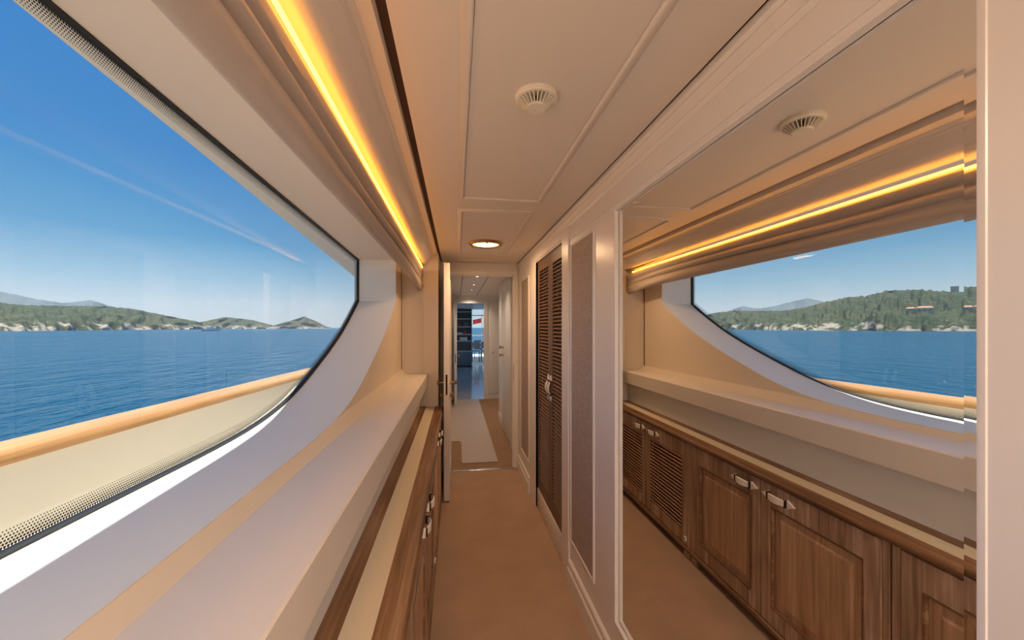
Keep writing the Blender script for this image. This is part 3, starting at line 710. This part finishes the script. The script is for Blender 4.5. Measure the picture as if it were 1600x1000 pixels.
for k, (x, y) in enumerate(((.78, 15.35), (1.15, 15.35), (.95, 16.9))):
    ch = empty('deck_chair', (x, y, -.01)); tag(ch, ('dark chair left of the deck table, nearest the saloon', 'dark chair right of the deck table, nearest the saloon', 'dark chair on the far side of the deck table')[k], 'chair', 'chairs around the deck table')
    s = -1 if k < 2 else 1
    box('seat', x-.16, x+.16, y-.18, y+.18, .42, .46, M['cooldark'], ch, bev=.01)
    box('backrest', x-.16, x+.16, y+s*.18-.015, y+s*.18+.015, .55, .82, M['cooldark'], ch, bev=.01)
    for dx in (-.14, .14):
        for dy in (-.15, .15): box('leg', x+dx-.012, x+dx+.012, y+dy-.012, y+dy+.012, -.01, .43 if dy*s < 0 else .56, M['cooldark'], ch)

# ------------------------------------------------------------------ side deck outside the window
def rx(y): return -1.56+.055*(y-1.5)            # outer edge of the cap rail, drawing in forward
tag(mesh('side_deck', [(XO, -8, -.45), (XO, 9, -.45), (-1.6, 9, -.45), (-1.6, -8, -.45)], [(0, 1, 2, 3)], M['deckfloor']), 'pale side deck below the window', 'deck', kind='structure')
ysr = [-8+k*.5 for k in range(36)]
cap = [(0, -.415), (.012, -.393), (.04, -.384), (.10, -.381), (.155, -.386), (.180, -.398), (.188, -.413), (.180, -.428), (.15, -.436), (.03, -.436), (.006, -.43)]
v = []; f = []; m = len(cap)
for y in ysr: v += [(rx(y)+x, y, zz(z)) for x, z in cap]
for i in range(len(ysr)-1):
    for j in range(m): f.append((i*m+j, i*m+(j+1) % m, (i+1)*m+(j+1) % m, (i+1)*m+j))
tag(mesh('cap_rail', v, f, M['teak'], smooth=45), 'rounded teak cap rail on the bulwark outside the window', 'handrail')
v = []; f = []
bw_ = [(.04, -.43), (.165, -.43), (.135, -1.85), (.0, -1.85)]; m = len(bw_)
for y in ysr: v += [(rx(y)+x, y, zz(z)) for x, z in bw_]
for i in range(len(ysr)-1):
    for j in range(m): f.append((i*m+j, i*m+(j+1) % m, (i+1)*m+(j+1) % m, (i+1)*m+j))
tag(mesh('bulwark', v, f, M['hull'], smooth=30), 'cream bulwark of the side deck below the teak rail', 'bulwark', kind='structure')
v = []; f = []
ox = lambda y: -.991-.0555*y
oz = lambda y: .822-.036*y
ov = []
for y in ysr:
    v += [(XO+.3, y, zz(oz(y)+.03)), (ox(y)+.03, y, zz(oz(y)+.004)), (ox(y), y, zz(oz(y))), (ox(y)-.02, y, zz(oz(y)+.02)), (ox(y)-.02, y, zz(oz(y)+.25)), (.9, y, zz(oz(y)+.30))]
for i in range(len(ysr)-1):
    for j in range(5): f.append((i*6+j, i*6+j+1, (i+1)*6+j+1, (i+1)*6+j))
tag(mesh('deck_overhang', v, f, M['over']), 'cream overhang of the upper deck above the window', 'overhang', kind='structure')

# ------------------------------------------------------------------ sea and coast
SEA = H-6.0
def sea_mat():
    m, t, b = new_mat('sea_water'); c = t.nodes.new('ShaderNodeTexCoord'); hs = []
    for s, w in ((.06, .6), (.35, 1.0), (1.6, .35)):
        mp = t.nodes.new('ShaderNodeMapping'); mp.inputs['Scale'].default_value = (s, s*.45, 1); mp.inputs['Rotation'].default_value = (0, 0, .6); t.links.new(c.outputs['Object'], mp.inputs[0])
        n = t.nodes.new('ShaderNodeTexNoise'); n.inputs['Scale'].default_value = 1; n.inputs['Detail'].default_value = 3; t.links.new(mp.outputs[0], n.inputs['Vector'])
        k = t.nodes.new('ShaderNodeMath'); k.operation = 'MULTIPLY'; k.inputs[1].default_value = w; t.links.new(n.outputs[0], k.inputs[0]); hs.append(k)
    a = t.nodes.new('ShaderNodeMath'); a.operation = 'ADD'; t.links.new(hs[0].outputs[0], a.inputs[0]); t.links.new(hs[1].outputs[0], a.inputs[1])
    a2 = t.nodes.new('ShaderNodeMath'); a2.operation = 'ADD'; t.links.new(a.outputs[0], a2.inputs[0]); t.links.new(hs[2].outputs[0], a2.inputs[1])
    bp = t.nodes.new('ShaderNodeBump'); bp.inputs['Strength'].default_value = 1; bp.inputs['Distance'].default_value = 1.3
    t.links.new(a2.outputs[0], bp.inputs['Height']); t.links.new(bp.outputs[0], b.inputs['Normal'])
    b.inputs['Base Color'].default_value = (.004, .058, .115, 1); b.inputs['Roughness'].default_value = .22; b.inputs['IOR'].default_value = 1.33; b.inputs['Specular IOR Level'].default_value = .35
    return m
M['sea'] = sea_mat()
R_ = 30000
tag(mesh('sea', [(-R_, -R_, SEA), (R_, -R_, SEA), (R_, R_, SEA), (-R_, R_, SEA)], [(0, 1, 2, 3)], M['sea']), 'rippled deep blue sea stretching to the horizon', 'sea', kind='structure')

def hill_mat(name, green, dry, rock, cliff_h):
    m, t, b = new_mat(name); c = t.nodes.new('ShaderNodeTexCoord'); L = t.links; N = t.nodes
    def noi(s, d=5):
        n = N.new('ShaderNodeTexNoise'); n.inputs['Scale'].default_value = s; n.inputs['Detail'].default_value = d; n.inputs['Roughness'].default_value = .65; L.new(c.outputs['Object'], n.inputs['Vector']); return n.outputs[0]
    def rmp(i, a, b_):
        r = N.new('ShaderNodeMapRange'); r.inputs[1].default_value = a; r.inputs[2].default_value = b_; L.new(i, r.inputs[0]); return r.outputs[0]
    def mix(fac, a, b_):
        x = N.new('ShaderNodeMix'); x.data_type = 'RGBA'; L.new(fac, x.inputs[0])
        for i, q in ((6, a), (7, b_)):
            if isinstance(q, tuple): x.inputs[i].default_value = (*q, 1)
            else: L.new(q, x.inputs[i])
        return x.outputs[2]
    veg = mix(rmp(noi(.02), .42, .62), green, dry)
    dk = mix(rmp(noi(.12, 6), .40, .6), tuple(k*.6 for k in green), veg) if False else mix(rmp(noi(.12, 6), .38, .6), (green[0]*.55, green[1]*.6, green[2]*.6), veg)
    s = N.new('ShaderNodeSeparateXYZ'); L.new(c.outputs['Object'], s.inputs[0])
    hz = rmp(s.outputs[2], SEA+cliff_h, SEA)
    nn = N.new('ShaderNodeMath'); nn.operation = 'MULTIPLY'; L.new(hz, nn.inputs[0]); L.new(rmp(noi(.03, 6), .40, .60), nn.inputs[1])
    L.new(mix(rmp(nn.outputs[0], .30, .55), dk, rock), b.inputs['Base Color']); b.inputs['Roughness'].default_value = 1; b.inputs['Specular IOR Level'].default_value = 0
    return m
M['hill'] = hill_mat('scrub_hillside', (.060, .082, .050), (.12, .118, .075), (.34, .30, .25), 30)
M['ridge'] = hill_mat('haze_tinted_ridge', (.09, .13, .15), (.15, .18, .19), (.30, .30, .30), 20)  # blue of the distant haze is put into these base colours
def lerp(P, x):
    if x <= P[0][0]: return P[0][1]
    for (a, b), (c, d) in zip(P, P[1:]):
        if x <= c: return b+(d-b)*(x-a)/(c-a)
    return P[-1][1]
def ridge(name, sky, p0, p1, dsh, dr, mat, label, cat, step=.12, rows=14, rough=1.0):
    """terrain from shoreline distance dsh(phi) to crest distance dr(phi); sky = [(phi, tan elevation)]"""
    n = int((p1-p0)/step)+1; v = []; f = []
    for i in range(n):
        ph = p0+(p1-p0)*i/(n-1); a = math.radians(ph); ds, dc = lerp(dsh, ph), lerp(dr, ph)
        hc = max(lerp(sky, ph)*dc+H-SEA, 2)
        edge = min(1, (ph-p0)/1.2, (p1-ph)/1.2)
        for j in range(rows+1):
            t = j/rows; d = ds+(dc-ds)*t
            d += (noise.noise(Vector((ph*1.3, t*3, 1)))*.04*ds*(t < 1)) if 0 < t else noise.noise(Vector((ph*2, 0, 1)))*.02*ds
            prof = .18*min(1, t*8)+.82*t**1.15
            w = noise.fractal(Vector((ph*.9, t*2.2, dc*.001)), .9, 2.1, 6)*.20*math.sin(math.pi*min(t, 1))*rough
            hh = hc*(prof+w)*(1 if t < 1 else 1)+hc*.035*noise.fractal(Vector((ph*3.1, t*3, 4)), 1, 2.1, 5)*rough*(t > 0)
            hh = max(hh, 0) if j else -3
            v.append((-math.sin(a)*d, math.cos(a)*d, SEA+hh))
        v.append((-math.sin(a)*dc*1.25, math.cos(a)*dc*1.25, SEA-3))
    r = rows+2
    for i in range(n-1):
        for j in range(r-1): f.append((i*r+j, i*r+j+1, (i+1)*r+j+1, (i+1)*r+j))
    return tag(mesh(name, v, f, mat, smooth=180), label, cat)
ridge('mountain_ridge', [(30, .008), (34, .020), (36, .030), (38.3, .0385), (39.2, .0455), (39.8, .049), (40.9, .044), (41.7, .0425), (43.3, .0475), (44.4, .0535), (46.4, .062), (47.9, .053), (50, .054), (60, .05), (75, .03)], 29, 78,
      [(0, 4200)], [(0, 5200)], M['ridge'], 'rocky mountain ridge tinted with haze blue, rising behind the green coast', 'mountain', rough=.5)
near_sky = [(30.6, .002), (31.4, .0125), (33, .019), (34.9, .0272), (36.6, .0348), (38.6, .0385), (41.5, .0375), (44, .0365), (46, .042), (48, .052), (49.8, .060), (51.5, .0612), (53.1, .0695), (55.5, .069), (57, .064), (59.4, .059), (63, .06), (70, .045), (80, .012)]
ridge('coastal_hill', near_sky, 30.4, 80, [(30, 1900), (36, 1500), (45, 1050), (60, 1000)], [(30, 2100), (36, 1900), (45, 1600), (60, 1450)], M['hill'], 'scrub-covered coastal hills with pale eroded cliffs along the water', 'hill', step=.06, rows=26)
ridge('headland', [(23.4, .001), (24.2, .0064), (26.1, .0165), (28.8, .0228), (31, .012), (32, .008), (32.6, .002)], 23.2, 32.8, [(0, 2300)], [(0, 2600)], M['hill'], 'low green headland left of the small pointed islet', 'hill', step=.06, rows=12, rough=.6)
ridge('islet', [(17.3, .0005), (17.8, .003), (19.3, .0172), (20.4, .026), (22.2, .0145), (23.8, .006), (24.4, .001)], 17.2, 24.5, [(0, 2700)], [(0, 2950)], M['hill'], 'small pointed green islet at the end of the coast', 'islet', step=.06, rows=12, rough=.5)
def polar(ph, d): a = math.radians(ph); return Vector((-math.sin(a)*d, math.cos(a)*d, 0))
# motor boat
p = polar(30.2, 900); bt = empty('motor_boat', (p.x, p.y, SEA)); tag(bt, 'small white motor boat crossing in front of the headland', 'boat')
ax = Vector((math.cos(math.radians(30.2)), math.sin(math.radians(30.2)), 0)); sd = Vector((-ax.y, ax.x, 0))
def bpt(l, s, z): q = p+ax*l*1.7+sd*s*1.7; return (q.x, q.y, SEA+z*1.6)
v = []; f = []
for (l, w, z0, z1) in ((-8, 2.2, -.3, 2.0), (0, 2.5, -.3, 2.0), (5, 1.8, -.3, 2.4), (9, .1, .5, 3.0)):
    v += [bpt(l, -w*.7, z0), bpt(l, w*.7, z0), bpt(l, w, z1), bpt(l, -w, z1)]
for i in range(3):
    for j in range(4): f.append((i*4+j, i*4+(j+1) % 4, (i+1)*4+(j+1) % 4, (i+1)*4+j))
f += [(0, 1, 2, 3), (12, 13, 14, 15)]
mesh('hull', v, f, M['white'], bt)
def blk(name, l0, l1, w, z0, z1, m, tp=.8):
    v = [bpt(l, s*w, z0) for l in (l0, l1) for s in (-1, 1)]+[bpt(l0+(l1-l0)*(.5+(k-.5)*tp), s*w*tp, z1) for k in (0, 1) for s in (-1, 1)]
    mesh(name, v, [(0, 1, 3, 2), (4, 5, 7, 6), (0, 1, 5, 4), (2, 3, 7, 6), (0, 2, 6, 4), (1, 3, 7, 5)], m, bt)
blk('cabin', -4, 4, 1.6, 2, 3.6, M['white']); blk('cabin_window_band', -3.6, 3.4, 1.63, 2.5, 3.1, M['cooldark'], .95); blk('flybridge', -3, 1, 1.2, 3.6, 4.6, M['white'])
link('mast', tube_me('mast', [bpt(-1, 0, 4.5), bpt(-1, 0, 6.5)], .08, 6), M['white'], bt)
# villas and tower on the slope
def house(ph, d, z, w, dp, h, label):
    q = polar(ph, d); a = math.radians(ph); e = empty('villa', (q.x, q.y, z)); tag(e, label, 'house', 'houses on the coastal hill')
    ux = Vector((math.cos(a), math.sin(a), 0)); uy = Vector((-math.sin(a), math.cos(a), 0))
    def P(x, y, zz_): r = q+ux*x+uy*y; return (r.x, r.y, z+zz_)
    v = [P(sx*w/2, sy*dp/2, k) for k in (-6, h) for sx, sy in ((-1, -1), (1, -1), (1, 1), (-1, 1))]
    mesh('wall', v, [(0, 1, 2, 3), (4, 5, 6, 7)]+[(i, (i+1) % 4, 4+(i+1) % 4, 4+i) for i in range(4)], M['villa'], e)
    v = [P(sx*(w/2+.5), sy*(dp/2+.5), h) for sx, sy in ((-1, -1), (1, -1), (1, 1), (-1, 1))]+[P(-w*.3, 0, h+dp*.3), P(w*.3, 0, h+dp*.3)]
    mesh('roof', v, [(0, 1, 5, 4), (1, 2, 5), (2, 3, 4, 5), (3, 0, 4), (0, 1, 2, 3)], M['roofclay'], e)
    for k in range(3): 
        x = (-.3+.3*k)*w; mesh('window', [P(x-1, -dp/2-.05, h*.3), P(x+1, -dp/2-.05, h*.3), P(x+1, -dp/2-.05, h*.7), P(x-1, -dp/2-.05, h*.7)], [(0, 1, 2, 3)], M['cooldark'], e)
house(55.9, 1130, SEA+38, 26, 12, 8, 'sandy villa with terracotta roof on the coastal hill in the mirror')
house(54.9, 1150, SEA+40, 14, 10, 6, 'smaller sandy house with terracotta roof beside the villa')

tq = polar(57.9, 1452); tw = empty('watch_tower', (tq.x, tq.y, SEA+60)); tag(tw, 'square stone tower standing on the hill crest in the mirror', 'tower')
boxes('shaft', [(tq.x-5, tq.x+5, tq.y-5, tq.y+5, SEA+60, H+.0700*1452)], M['villa'], tw)
boxes('battlement', [(tq.x+sx*4.6-1, tq.x+sx*4.6+1, tq.y+sy*4.6-1, tq.y+sy*4.6+1, H+.0700*1452, H+.0700*1452+2) for sx in (-1, 0, 1) for sy in (-1, 0, 1) if sx or sy], M['villa'], tw)
haze_m = bpy.data.materials.new('sea_haze'); haze_m.use_nodes = True; t = haze_m.node_tree; t.nodes.clear()
o = t.nodes.new('ShaderNodeOutputMaterial'); vs = t.nodes.new('ShaderNodeVolumeScatter'); vs.inputs['Color'].default_value = (.80, .90, 1, 1); vs.inputs['Density'].default_value = 1.0e-4
t.links.new(vs.outputs[0], o.inputs['Volume'])
tag(box('haze', -7000, -300, -3000, 7000, SEA-2, SEA+420, haze_m), 'thin blue haze lying over the sea and coast', 'haze', kind='stuff')
print('script done')
